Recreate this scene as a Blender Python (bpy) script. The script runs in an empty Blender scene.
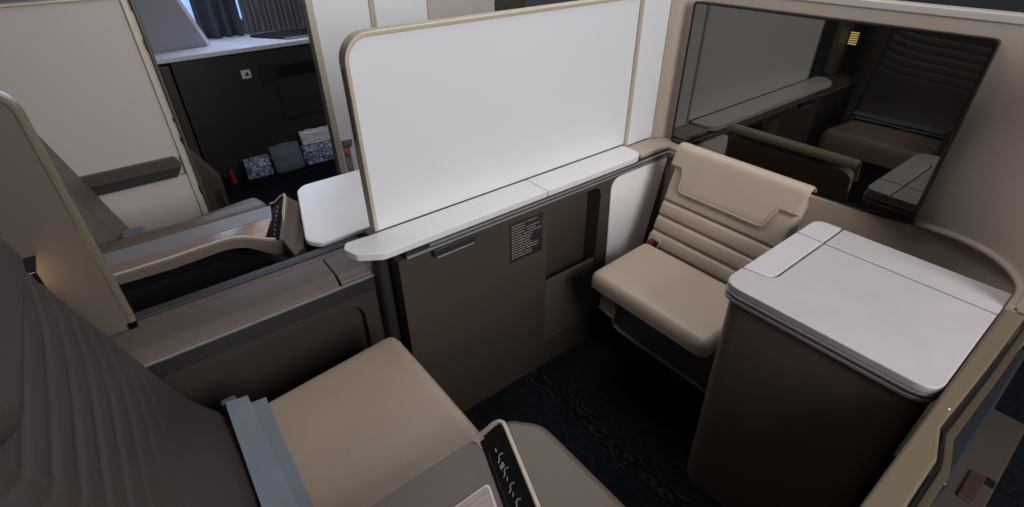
import bpy, bmesh, math, random
from mathutils import Vector, Matrix
random.seed(7)
R = math.radians
S = bpy.context.scene
COL = S.collection

# ------------------------------------------------------------------ camera
cam = bpy.data.cameras.new('camera')
cam.sensor_width = 36.0
cam.lens = 514.0 / 1024.0 * 36.0
cam.clip_start = 0.02
cam.clip_end = 60
cam_o = bpy.data.objects.new('camera', cam)
COL.objects.link(cam_o)
yaw, pitch, roll = R(52.04), R(33.65), R(-0.51)
d = Vector((-math.sin(yaw) * math.cos(pitch), math.cos(yaw) * math.cos(pitch), -math.sin(pitch)))
r0 = Vector((math.cos(yaw), math.sin(yaw), 0))
u0 = r0.cross(d)
r = r0 * math.cos(roll) + u0 * math.sin(roll)
u = -r0 * math.sin(roll) + u0 * math.cos(roll)
mw = Matrix((r, u, -d)).transposed().to_4x4()
mw.translation = Vector((0, 0, 1.45))
cam_o.matrix_world = mw
S.camera = cam_o

# ------------------------------------------------------------------ world, lights, exposure
S.view_settings.view_transform = 'Standard'
S.view_settings.look = 'None'
S.view_settings.gamma = 1.0
S.view_settings.use_curve_mapping = False
S.view_settings.exposure = 0.25
w = bpy.data.worlds.new('world')
S.world = w
w.use_nodes = True
w.node_tree.nodes['Background'].inputs[0].default_value = (0.55, 0.6, 0.7, 1)
w.node_tree.nodes['Background'].inputs[1].default_value = 0.03


def area(name, loc, target, sx, sy, power, col):
    l = bpy.data.lights.new(name, 'AREA')
    l.shape = 'RECTANGLE'
    l.size, l.size_y, l.energy, l.color = sx, sy, power, col
    o = bpy.data.objects.new(name, l)
    COL.objects.link(o)
    o.location = loc
    dv = Vector(target) - Vector(loc)
    o.rotation_euler = dv.to_track_quat('-Z', 'Y').to_euler()
    return o


area('aisle_ceiling_light', (1.2, 0.75, 2.2), (-0.9, 0.9, 0.7), 1.0, 2.6, 68, (1.0, 0.987, 0.99))
area('centre_ceiling_light', (-1.3, 1.1, 2.33), (-1.3, 1.0, 0), 1.2, 1.6, 20, (1.0, 0.97, 0.95))
area('window_daylight', (-3.93, 0.75, 1.35), (-2.5, 0.6, 0.8), 0.9, 0.6, 9, (0.62, 0.75, 1.0))


# ------------------------------------------------------------------ materials
def srgb(c):
    return tuple((x / 255 / 12.92) if x / 255 <= 0.04045 else ((x / 255 + 0.055) / 1.055) ** 2.4 for x in c) + (1,)


def mat(name, c, rough=0.5, metal=0.0, spec=0.5, vary=0.0, vscale=8.0, bump=0.0, bscale=300.0, emit=None, estr=0, coat=0):
    m = bpy.data.materials.new(name)
    m.use_nodes = True
    nt = m.node_tree
    b = nt.nodes['Principled BSDF']
    c = srgb(c)
    b.inputs['Base Color'].default_value = c
    b.inputs['Roughness'].default_value = rough
    b.inputs['Metallic'].default_value = metal
    b.inputs['Specular IOR Level'].default_value = spec
    b.inputs['Coat Weight'].default_value = coat
    tc = nt.nodes.new('ShaderNodeTexCoord')
    if vary > 0:
        n = nt.nodes.new('ShaderNodeTexNoise')
        n.inputs['Scale'].default_value = vscale
        n.inputs['Detail'].default_value = 5
        mp = nt.nodes.new('ShaderNodeMapRange')
        mp.inputs['From Min'].default_value = 0.3
        mp.inputs['From Max'].default_value = 0.7
        mp.inputs['To Min'].default_value = 1 - vary
        mp.inputs['To Max'].default_value = 1 + vary
        mx = nt.nodes.new('ShaderNodeMix')
        mx.data_type = 'RGBA'
        mx.blend_type = 'MULTIPLY'
        mx.inputs['Factor'].default_value = 1
        mx.inputs['A'].default_value = c
        nt.links.new(tc.outputs['Object'], n.inputs['Vector'])
        nt.links.new(n.outputs['Fac'], mp.inputs['Value'])
        nt.links.new(mp.outputs['Result'], mx.inputs['B'])
        nt.links.new(mx.outputs['Result'], b.inputs['Base Color'])
    if bump > 0:
        n = nt.nodes.new('ShaderNodeTexNoise')
        n.inputs['Scale'].default_value = bscale
        n.inputs['Detail'].default_value = 3
        bp = nt.nodes.new('ShaderNodeBump')
        bp.inputs['Strength'].default_value = bump
        bp.inputs['Distance'].default_value = 0.002
        nt.links.new(tc.outputs['Object'], n.inputs['Vector'])
        nt.links.new(n.outputs['Fac'], bp.inputs['Height'])
        nt.links.new(bp.outputs['Normal'], b.inputs['Normal'])
    if emit:
        b.inputs['Emission Color'].default_value = srgb(emit)
        b.inputs['Emission Strength'].default_value = estr
    return m


M = {
    'white': mat('white_laminate', (232, 233, 236), 0.45, vary=0.012, vscale=3),
    'warmwhite': mat('warm_white_laminate', (192, 183, 177), 0.5, vary=0.012, vscale=3),
    'solid': mat('solid_surface', (232, 230, 233), 0.3, vary=0.01, vscale=30),
    'gold': mat('champagne_metal', (196, 186, 168), 0.4, metal=0.15, spec=0.6),
    'golddark': mat('bronze_metal', (92, 82, 68), 0.4, metal=0.4),
    'shell': mat('beige_painted_shell', (180, 165, 152), 0.5, vary=0.015, vscale=4),
    'taupe': mat('taupe_painted_panel', (72, 62, 55), 0.5, vary=0.02, vscale=4, bump=0.05),
    'taupe2': mat('light_taupe_panel', (108, 95, 86), 0.5, vary=0.02, vscale=4, bump=0.05),
    'brown': mat('dark_brown_panel', (60, 51, 47), 0.55, vary=0.03, vscale=5, bump=0.05),
    'console': mat('console_brown', (116, 100, 92), 0.42, vary=0.03, vscale=5, bump=0.08),
    'leatherbr': mat('brown_leather', (90, 77, 72), 0.48, vary=0.03, vscale=6, bump=0.25, bscale=500),
    'leatherdk': mat('dark_seat_leather', (60, 53, 52), 0.45, vary=0.03, vscale=6, bump=0.25, bscale=500),
    'leatherbe': mat('beige_leather', (163, 145, 130), 0.5, vary=0.02, vscale=6, bump=0.25, bscale=500),
    'leatherco': mat('companion_beige_leather', (180, 163, 147), 0.5, vary=0.02, vscale=6, bump=0.25, bscale=500),
    'flap': mat('grey_taupe_flap', (84, 76, 72), 0.5, vary=0.02, bump=0.05),
    'armsilver': mat('satin_grey_band', (130, 129, 134), 0.5, metal=0.1),
    'trimbrown': mat('brown_metal_trim', (132, 119, 103), 0.35, metal=0.3),
    'band': mat('olive_gold_band', (110, 98, 81), 0.45, metal=0.1),
    'lower': mat('lit_taupe_wall', (186, 166, 150), 0.55, vary=0.02, bump=0.1),  # taupe lightened in colour to stand in for light behind the console
    'leathertp': mat('taupe_leather', (88, 75, 66), 0.48, vary=0.02, bump=0.2, bscale=500),
    'stitch': mat('beige_thread', (168, 150, 132), 0.7),
    'pad': mat('pale_padded_fabric', (245, 240, 240), 0.75, vary=0.03, vscale=120, bump=0.4, bscale=700),
    'stone': mat('marbled_white_laminate', (186, 180, 183), 0.35, vary=0.05, vscale=9),
    'traypad': mat('grey_leather_inlay', (196, 191, 196), 0.5, vary=0.02, vscale=60, bump=0.3, bscale=600),
    'grey': mat('grey_metal_rail', (140, 136, 134), 0.35, metal=0.3),
    'dgrey': mat('charcoal_plastic', (46, 44, 45), 0.45),
    'mgrey': mat('slate_plastic', (40, 41, 47), 0.45),
    'silver': mat('brushed_silver', (160, 157, 160), 0.4, metal=0.3),
    'black': mat('black_plastic', (18, 18, 20), 0.4),
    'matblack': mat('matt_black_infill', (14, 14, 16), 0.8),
    'belt': mat('blue_grey_webbing', (118, 127, 141), 0.6, vary=0.06, vscale=25, bump=0.5, bscale=900),
    'buckle': mat('blue_grey_buckle', (96, 106, 120), 0.4, metal=0.2),
    'red': mat('red_plastic', (165, 40, 36), 0.5),
    'orange': mat('orange_dot', (228, 88, 50), 0.5),
    'placard': mat('placard_dark_film', (44, 34, 36), 0.4),
    'print': mat('placard_print', (142, 132, 132), 0.6),
    'icon': mat('white_icon_print', (225, 225, 230), 0.5),
    'farcab': mat('far_dark_cabinet', (52, 47, 44), 0.5, vary=0.03),
    'farwhite': mat('far_counter_white', (232, 232, 240), 0.25),
    'lav': mat('lavender_white_panel', (150, 150, 164), 0.5),
    'aisle': mat('aisle_skirting_tan', (66, 56, 51), 0.6),
    'oxblood': mat('oxblood_leather', (58, 34, 30), 0.6),
    'ceil': mat('ceiling_white', (150, 150, 150), 0.8),
    'lamp': mat('warm_lamp_glow', (255, 236, 180), 0.5, emit=(255, 222, 150), estr=2.2),
    'window': mat('bright_window', (200, 220, 255), 0.5, emit=(150, 185, 255), estr=0.9),
}


def carpet_mat():
    m = bpy.data.materials.new('navy_swirl_carpet')
    m.use_nodes = True
    nt = m.node_tree
    b = nt.nodes['Principled BSDF']
    b.inputs['Roughness'].default_value = 0.95
    b.inputs['Specular IOR Level'].default_value = 0.1
    tc = nt.nodes.new('ShaderNodeTexCoord')
    w_ = nt.nodes.new('ShaderNodeTexWave')
    w_.wave_type = 'RINGS'
    w_.inputs['Scale'].default_value = 38
    w_.inputs['Distortion'].default_value = 16
    w_.inputs['Detail'].default_value = 1.0
    w_.inputs['Detail Scale'].default_value = 0.25
    n = nt.nodes.new('ShaderNodeTexNoise')
    n.inputs['Scale'].default_value = 70
    n.inputs['Detail'].default_value = 6
    mul = nt.nodes.new('ShaderNodeMath')
    mul.operation = 'MULTIPLY'
    cr = nt.nodes.new('ShaderNodeValToRGB')
    cr.color_ramp.elements[0].position = 0.30
    cr.color_ramp.elements[0].color = srgb((11, 13, 18))
    cr.color_ramp.elements[1].position = 0.60
    cr.color_ramp.elements[1].color = srgb((40, 44, 52))
    bp = nt.nodes.new('ShaderNodeBump')
    bp.inputs['Distance'].default_value = 0.004
    bp.inputs['Strength'].default_value = 0.6
    L = nt.links.new
    L(tc.outputs['Object'], w_.inputs['Vector'])
    L(tc.outputs['Object'], n.inputs['Vector'])
    L(w_.outputs['Fac'], mul.inputs[0])
    L(n.outputs['Fac'], mul.inputs[1])
    L(mul.outputs[0], cr.inputs['Fac'])
    L(cr.outputs['Color'], b.inputs['Base Color'])
    L(mul.outputs[0], bp.inputs['Height'])
    L(bp.outputs['Normal'], b.inputs['Normal'])
    return m


def wood_mat():
    m = bpy.data.materials.new('rosewood_veneer')
    m.use_nodes = True
    nt = m.node_tree
    b = nt.nodes['Principled BSDF']
    b.inputs['Roughness'].default_value = 0.35
    tc = nt.nodes.new('ShaderNodeTexCoord')
    mp = nt.nodes.new('ShaderNodeMapping')
    mp.inputs['Scale'].default_value = (160, 4, 160)
    n = nt.nodes.new('ShaderNodeTexNoise')
    n.inputs['Scale'].default_value = 1
    n.inputs['Detail'].default_value = 4
    cr = nt.nodes.new('ShaderNodeValToRGB')
    cr.color_ramp.elements[0].position = 0.35
    cr.color_ramp.elements[0].color = srgb((122, 103, 100))
    cr.color_ramp.elements[1].position = 0.65
    cr.color_ramp.elements[1].color = srgb((148, 128, 123))
    L = nt.links.new
    L(tc.outputs['Object'], mp.inputs['Vector'])
    L(mp.outputs['Vector'], n.inputs['Vector'])
    L(n.outputs['Fac'], cr.inputs['Fac'])
    L(cr.outputs['Color'], b.inputs['Base Color'])
    return m


def glass_mat():
    m = bpy.data.materials.new('black_screen_glass')
    m.use_nodes = True
    b = m.node_tree.nodes['Principled BSDF']
    b.inputs['Base Color'].default_value = (0.004, 0.004, 0.004, 1)
    b.inputs['Roughness'].default_value = 0.012
    b.inputs['IOR'].default_value = 2.3
    b.inputs['Specular Tint'].default_value = (1.0, 0.94, 0.84, 1)
    return m


def clear_mat():
    m = bpy.data.materials.new('clear_crumpled_plastic')
    m.use_nodes = True
    nt = m.node_tree
    b = nt.nodes['Principled BSDF']
    b.inputs['Roughness'].default_value = 0.12
    b.inputs['Base Color'].default_value = srgb((150, 165, 190))
    b.inputs['Alpha'].default_value = 0.45
    return m


def pattern_mat():
    m = bpy.data.materials.new('blue_diamond_print')
    m.use_nodes = True
    nt = m.node_tree
    b = nt.nodes['Principled BSDF']
    b.inputs['Roughness'].default_value = 0.35
    tc = nt.nodes.new('ShaderNodeTexCoord')
    mp = nt.nodes.new('ShaderNodeMapping')
    mp.inputs['Rotation'].default_value = (0.7, 0, 0)
    v = nt.nodes.new('ShaderNodeTexVoronoi')
    v.feature = 'DISTANCE_TO_EDGE'
    v.inputs['Scale'].default_value = 38
    cr = nt.nodes.new('ShaderNodeValToRGB')
    cr.color_ramp.elements[0].position = 0.05
    cr.color_ramp.elements[0].color = srgb((70, 84, 116))
    cr.color_ramp.elements[1].position = 0.2
    cr.color_ramp.elements[1].color = srgb((178, 194, 222))
    L = nt.links.new
    L(tc.outputs['Object'], mp.inputs['Vector'])
    L(mp.outputs['Vector'], v.inputs['Vector'])
    L(v.outputs['Distance'], cr.inputs['Fac'])
    L(cr.outputs['Color'], b.inputs['Base Color'])
    return m


M['carpet'] = carpet_mat()
M['wood'] = wood_mat()
M['screen'] = glass_mat()
M['clear'] = clear_mat()
M['pattern'] = pattern_mat()


# ------------------------------------------------------------------ helpers
def root_loc(o):
    l = Vector((0, 0, 0))
    while o is not None:
        l += o.location
        o = o.parent
    return l


def link(name, bm, m, parent=None, smooth=True, bevel=0.0, seg=3, angle=40, wn=True):
    bmesh.ops.remove_doubles(bm, verts=bm.verts, dist=1e-6)
    bmesh.ops.recalc_face_normals(bm, faces=bm.faces)
    me = bpy.data.meshes.new(name)
    if parent is None:
        xs = [v.co for v in bm.verts]
        off = Vector(((min(c.x for c in xs) + max(c.x for c in xs)) / 2, (min(c.y for c in xs) + max(c.y for c in xs)) / 2, min(c.z for c in xs)))
    else:
        off = root_loc(parent)
    for v in bm.verts:
        v.co -= off
    for f in bm.faces:
        f.smooth = smooth
    for e in bm.edges:
        if len(e.link_faces) == 2 and e.calc_face_angle(0) > R(angle):
            e.smooth = False
    bm.to_mesh(me)
    bm.free()
    me.materials.append(M[m] if isinstance(m, str) else m)
    o = bpy.data.objects.new(name, me)
    COL.objects.link(o)
    if parent is None:
        o.location = off
    else:
        o.parent = parent
    if bevel > 0:
        b = o.modifiers.new('bevel', 'BEVEL')
        b.width = bevel
        b.segments = seg
        b.limit_method = 'ANGLE'
        b.angle_limit = R(35)
        b.harden_normals = True
    return o


def tag(o, label, cat, group=None):
    o['label'] = label
    o['category'] = cat
    if group:
        o['group'] = group
    return o


def struct(o, label=None):
    o['kind'] = 'structure'
    if label:
        o['label'] = label
    return o


def thing(name, label, cat, loc, group=None):
    o = bpy.data.objects.new(name, None)
    o.empty_display_size = 0.05
    COL.objects.link(o)
    o.location = loc
    return tag(o, label, cat, group)


def bbox(bm, x0, x1, y0, y1, z0, z1):
    vs = [bm.verts.new((x, y, z)) for x in (x0, x1) for y in (y0, y1) for z in (z0, z1)]
    for f in ((0, 1, 3, 2), (4, 6, 7, 5), (0, 4, 5, 1), (2, 3, 7, 6), (0, 2, 6, 4), (1, 5, 7, 3)):
        bm.faces.new([vs[i] for i in f])


def box(name, x0, x1, y0, y1, z0, z1, m, parent=None, bevel=0.003, seg=2):
    bm = bmesh.new()
    bbox(bm, x0, x1, y0, y1, z0, z1)
    return link(name, bm, m, parent, bevel=bevel, seg=seg)


def rp(pts, rad, n=6):
    """polygon with rounded corners; rad = number or list"""
    out = []
    N = len(pts)
    for i in range(N):
        rr = rad[i] if isinstance(rad, (list, tuple)) else rad
        p = Vector(pts[i])
        a = Vector(pts[i - 1]) - p
        b = Vector(pts[(i + 1) % N]) - p
        if rr <= 0:
            out.append(tuple(p))
            continue
        la, lb = a.length, b.length
        a.normalize(); b.normalize()
        ang = a.angle(b)
        t = min(rr / math.tan(ang / 2), la * 0.49, lb * 0.49)
        s, e = p + a * t, p + b * t
        for k in range(n + 1):
            q = k / n
            out.append(tuple((1 - q) ** 2 * s * 1 + 2 * q * (1 - q) * (p * 0.9 + (s + e) * 0.05) + q * q * e))
    return out


def prism(name, pts, plane, a, b, m, parent=None, bevel=0.0, seg=2, taper=None):
    """pts 2D in plane ('xy','yz','xz'), extruded from a to b along the remaining axis"""
    bm = bmesh.new()

    def P(p, h, k=0):
        if plane == 'xy':
            return (p[0], p[1], h)
        if plane == 'yz':
            return (h, p[0], p[1])
        return (p[0], h, p[1])
    lo = [bm.verts.new(P(p, a)) for p in pts]
    hi = [bm.verts.new(P(p, b)) for p in (taper or pts)]
    bm.faces.new(lo[::-1])
    bm.faces.new(hi)
    n = len(pts)
    for i in range(n):
        bm.faces.new((lo[i], lo[(i + 1) % n], hi[(i + 1) % n], hi[i]))
    return link(name, bm, m, parent, bevel=bevel, seg=seg)


def frame_prism(name, outer, inner, plane, a, b, m, parent=None, bevel=0.0):
    """ring between two polygons with the same number of points"""
    bm = bmesh.new()

    def P(p, h):
        return (p[0], p[1], h) if plane == 'xy' else ((h, p[0], p[1]) if plane == 'yz' else (p[0], h, p[1]))
    g = [[bm.verts.new(P(p, h)) for p in ring] for ring, h in ((outer, a), (outer, b), (inner, b), (inner, a))]
    n = len(outer)
    for i in range(n):
        j = (i + 1) % n
        for k in range(4):
            A, B = g[k], g[(k + 1) % 4]
            bm.faces.new((A[i], A[j], B[j], B[i]))
    return link(name, bm, m, parent, bevel=bevel)


def sweep(name, path, prof, m, parent=None, up=Vector((0, 0, 1)), closed=False, bevel=0.0):
    """sweep a 2D profile (side, up) along a 3D path"""
    bm = bmesh.new()
    path = [Vector(p) for p in path]
    rings = []
    N = len(path)
    for i, p in enumerate(path):
        if closed:
            t = (path[(i + 1) % N] - path[i - 1])
        else:
            t = path[min(i + 1, N - 1)] - path[max(i - 1, 0)]
        t.normalize()
        s = t.cross(up).normalized()
        uu = s.cross(t).normalized()
        rings.append([bm.verts.new(p + s * a + uu * b) for a, b in prof])
    k = len(prof)
    rng = range(N if closed else N - 1)
    for i in rng:
        A, B = rings[i], rings[(i + 1) % N]
        for j in range(k):
            bm.faces.new((A[j], A[(j + 1) % k], B[(j + 1) % k], B[j]))
    if not closed:
        bm.faces.new(rings[0][::-1])
        bm.faces.new(rings[-1])
    return link(name, bm, m, parent, bevel=bevel)


def circ(r_, n=10):
    return [(r_ * math.cos(2 * math.pi * i / n), r_ * math.sin(2 * math.pi * i / n)) for i in range(n)]


def rectp(w_, h_):
    return [(-w_ / 2, -h_ / 2), (w_ / 2, -h_ / 2), (w_ / 2, h_ / 2), (-w_ / 2, h_ / 2)]


def pad(name, O, U, V, N, w_, h_, T, er, cr, m, parent=None, func=None, nu=36, nv=36, outline=None):
    """upholstered pad: rounded-rect plan (corner cr), rounded rim er, thickness T, relief func(u,v)"""
    O, U, V, N = Vector(O), Vector(U).normalized(), Vector(V).normalized(), Vector(N).normalized()
    bm = bmesh.new()

    def grid(L, n):
        k = 6
        e = [er * (1 - math.cos(math.pi / 2 * i / k)) for i in range(k)]
        mid = [er + (L - 2 * er) * i / n for i in range(n + 1)]
        return e + mid + [L - x for x in e[::-1]]
    us, vs = grid(w_, nu), grid(h_, nv)
    top, bot = [], []
    for x in us:
        rt, rb = [], []
        for y in vs:
            cx = min(max(x, cr), w_ - cr)
            cy = min(max(y, cr), h_ - cr)
            dx, dy = x - cx, y - cy
            if cr > 0 and dx != 0 and dy != 0:
                L = math.hypot(dx, dy)
                # concentric squircle mapping of the corner
                mx_ = max(abs(dx), abs(dy))
                sc = mx_ / L
                dx, dy = dx * sc, dy * sc
                dist = cr - mx_
            else:
                dist = min(x, w_ - x, y, h_ - y)
            q = min(max(dist / er, 0), 1)
            prof = math.sqrt(max(0, 1 - (1 - q) ** 2))
            px, py = cx + dx, cy + dy
            hh = T * (0.35 + 0.65 * prof) + (func(px / w_, py / h_) * prof if func else 0)
            if outline:
                px, py = outline(px, py)
            rt.append(bm.verts.new(O + U * px + V * py + N * hh))
            rb.append(bm.verts.new(O + U * px + V * py))
        top.append(rt)
        bot.append(rb)
    a, b = len(us), len(vs)
    for i in range(a - 1):
        for j in range(b - 1):
            bm.faces.new((top[i][j], top[i + 1][j], top[i + 1][j + 1], top[i][j + 1]))
            bm.faces.new((bot[i][j], bot[i][j + 1], bot[i + 1][j + 1], bot[i + 1][j]))
    for i in range(a - 1):
        bm.faces.new((top[i][0], bot[i][0], bot[i + 1][0], top[i + 1][0]))
        bm.faces.new((top[i][-1], top[i + 1][-1], bot[i + 1][-1], bot[i][-1]))
    for j in range(b - 1):
        bm.faces.new((top[0][j], top[0][j + 1], bot[0][j + 1], bot[0][j]))
        bm.faces.new((top[-1][j], bot[-1][j], bot[-1][j + 1], top[-1][j + 1]))
    return link(name, bm, m, parent, angle=75)


def strip(name, ptsL, ptsR, th, m, parent=None, nrm=None):
    """ribbon with thickness between two 3D polylines"""
    bm = bmesh.new()
    L = [Vector(p) for p in ptsL]
    Rr = [Vector(p) for p in ptsR]
    n = len(L)
    rows = []
    for i in range(n):
        t = (L[min(i + 1, n - 1)] - L[max(i - 1, 0)])
        nn = t.cross(Rr[i] - L[i]).normalized() * th
        rows.append([bm.verts.new(L[i]), bm.verts.new(Rr[i]), bm.verts.new(Rr[i] + nn), bm.verts.new(L[i] + nn)])
    for i in range(n - 1):
        for j in range(4):
            bm.faces.new((rows[i][j], rows[i][(j + 1) % 4], rows[i + 1][(j + 1) % 4], rows[i + 1][j]))
    bm.faces.new(rows[0][::-1])
    bm.faces.new(rows[-1])
    return link(name, bm, m, parent, bevel=0.0)


def arc(cx, cy, r_, a0, a1, n=10):
    return [(cx + r_ * math.cos(R(a0 + (a1 - a0) * i / n)), cy + r_ * math.sin(R(a0 + (a1 - a0) * i / n))) for i in range(n + 1)]


# ================================================================== SETTING
struct(box('floor', -4.15, 2.2, -2.2, 4.0, -0.05, 0.0, 'carpet', bevel=0))
struct(box('ceiling', -4.15, 2.2, -2.2, 4.0, 2.35, 2.4, 'ceil', bevel=0))


# side wall of the cabin with one window
def wall_left():
    bm = bmesh.new()
    y0, y1, z0, z1 = 0.55, 1.02, 0.86, 1.28
    bbox(bm, -4.15, -4.05, -2.2, y0, 0, 2.35)
    bbox(bm, -4.15, -4.05, y1, 4.0, 0, 2.35)
    bbox(bm, -4.15, -4.05, y0, y1, 0, z0)
    bbox(bm, -4.15, -4.05, y0, y1, z1, 2.35)
    struct(link('wall_left', bm, 'lav'))
    wd = struct(box('window_1', -4.145, -4.13, y0, y1, z0, z1, 'window', bevel=0))
    o = rp([(y0 - .03, z0 - .03), (y1 + .03, z0 - .03), (y1 + .03, z1 + .03), (y0 - .03, z1 + .03)], .08)
    i = rp([(y0, z0), (y1, z0), (y1, z1), (y0, z1)], .06)
    frame_prism('window_frame', o, i, 'yz', -4.06, -4.035, 'lav', wd)


wall_left()

# front wall of the suite: upper beige shell, curved into the aisle side
cR = 0.2
inner = arc(-1.06, 1.55, 0.07, 180, 90, 8) + arc(-0.205, 1.42, cR, 90, 0, 16) + [(-0.005, 1.36)]


def offset_path(path, dist):
    out = []
    for i, p in enumerate(path):
        a = path[max(i - 1, 0)]
        b = path[min(i + 1, len(path) - 1)]
        t = Vector((b[0] - a[0], b[1] - a[1])).normalized()
        out.append((p[0] - t.y * dist, p[1] + t.x * dist))
    return out


outer = offset_path(inner, 0.035)
wf = struct(prism('wall_front', inner + outer[::-1], 'xy', 0.735, 1.235, 'shell', bevel=0.0), 'beige moulded front wall of the suite around the screen')
cap_in, cap_out = offset_path(inner, -0.004), offset_path(inner, 0.04)
struct(prism('trim_1', cap_in + cap_out[::-1], 'xy', 1.235, 1.255, 'warmwhite', bevel=0.004))
# bead at the lower lip of the upper shell
pth = [(-0.275, 1.616, 0.733)] + [(x, y, 0.733) for x, y in offset_path(inner, -0.004)[9:]]
sweep('trim_2', pth, circ(0.010, 10), 'shell')
struct(bpy.data.objects['trim_2'])
# lower wall, set back
lowin = [(-1.045, 1.545), (-0.60, 1.56), (-0.45, 1.585)] + arc(-0.19, 1.42, 0.21, 88, 0, 14) + [(0.02, 1.36)]
lowout = offset_path(lowin, 0.02)
struct(prism('wall_lower_front', lowin + lowout[::-1], 'xy', 0.0, 0.722, 'lower', bevel=0.0))
# rail that turns the corner and runs under the screen
box('trim_3', -1.035, -0.585, 1.525, 1.542, 0.705, 0.722, 'grey', bevel=0.003)
struct(bpy.data.objects['trim_3'])
struct(box('trim_4', -1.128, -0.560, 1.543, 1.63, 0.7225, 0.7335, 'shell', bevel=0.002))

# ================================================================== SCREEN
tv = thing('wall_screen', 'large black glass display screen mounted on the beige front wall', 'screen', (-0.675, 1.60, 0.73))
tx0, tx1, tz0, tz1 = -1.066, -0.281, 0.738, 1.205
prism('back_housing', rp([(tx0, tz0), (tx1, tz0), (tx1, tz1), (tx0, tz1)], 0.012), 'xz', 1.59, 1.618, 'black', tv, bevel=0.002)
prism('glass', rp([(tx0 + .004, tz0 + .004), (tx1 - .004, tz0 + .004), (tx1 - .004, tz1 - .004), (tx0 + .004, tz1 - .004)], 0.010), 'xz', 1.585, 1.5898, 'screen', tv, bevel=0.0008)
frame_prism('bezel', rp([(tx0 - .002, tz0 - .002), (tx1 + .002, tz0 - .002), (tx1 + .002, tz1 + .002), (tx0 - .002, tz1 + .002)], 0.012),
            rp([(tx0 + .003, tz0 + .003), (tx1 - .003, tz0 + .003), (tx1 - .003, tz1 - .003), (tx0 + .003, tz1 - .003)], 0.011), 'xz', 1.583, 1.59, 'black', tv)

# ================================================================== OWN DIVIDER
DX = -1.130
ps = thing('privacy_screen', 'tall white privacy screen with champagne edge frame above the low divider', 'partition', (-1.147, 0.92, 0.735))
y0, y1, z0, z1 = 0.428, 1.395, 0.752, 1.236
T = 0.036


def scr_poly(k, rr):
    return rp([(y0 + k, z0), (y1 - 0.0, z0), (y1 - 0.0, z1 - k), (y0 + k, z1 - k)], [0, 0, 0, rr], 10)


prism('panel', scr_poly(0.009, 0.058), 'yz', DX - T + 0.003, DX - 0.003, 'white', ps)
# frame rim swept round the free edges
rim = [(y1, z1), (y0 + .07, z1)] + [(y0 + .062 + .062 * math.cos(R(a)), z1 - .062 + .062 * math.sin(R(a))) for a in range(100, 181, 8)] + [(y0, z0)]
bm = bmesh.new()
prof = [(0.0, 0.0), (0.0, -T), (0.011, -T), (0.011, 0.0)]
rows = []
for i, p in enumerate(rim):
    a, b = rim[max(i - 1, 0)], rim[min(i + 1, len(rim) - 1)]
    t = Vector((b[0] - a[0], b[1] - a[1])).normalized()
    nrm = Vector((-t.y, t.x))      # points inward (left of travel)
    rows.append([bm.verts.new((DX + dx, p[0] + nrm.x * q, p[1] + nrm.y * q)) for q, dx in prof])
for i in range(len(rows) - 1):
    for j in range(4):
        bm.faces.new((rows[i][j], rows[i][(j + 1) % 4], rows[i + 1][(j + 1) % 4], rows[i + 1][j]))
bm.faces.new(rows[0]); bm.faces.new(rows[-1][::-1])
link('edge_frame', bm, 'gold', ps, bevel=0.003, seg=2)
# dark slot in the aft end of the frame
box('end_slot', DX - T * 0.62, DX - T * 0.38, y0 - 0.0015, y0 + 0.001, 1.00, 1.165, 'golddark', ps, bevel=0)
o = box('end_channel', DX - T * 0.60, DX - T * 0.40, y0 - 0.001, y0 + 0.001, 0.76, 0.985, 'gold', ps, bevel=0)

# fixed panel between screen and front wall
fp = thing('fixed_partition', 'narrow white fixed partition panel between privacy screen and front wall', 'partition', (-1.147, 1.48, 0.742))
box('panel', DX - 0.03, DX, 1.411, 1.548, 0.742, 1.236, 'white', fp, bevel=0.001)
box('edge_strip', DX - 0.032, DX + 0.004, 1.397, 1.4105, 0.742, 1.236, 'gold', fp, bevel=0.002)

# low divider body with pocket ---------------------------------------------------------
FX = -1.040
dv = thing('low_divider', 'taupe low divider cabinet with literature pocket and placard under the white ledge', 'cabinet', (-1.12, 1.0, 0.0))


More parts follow.
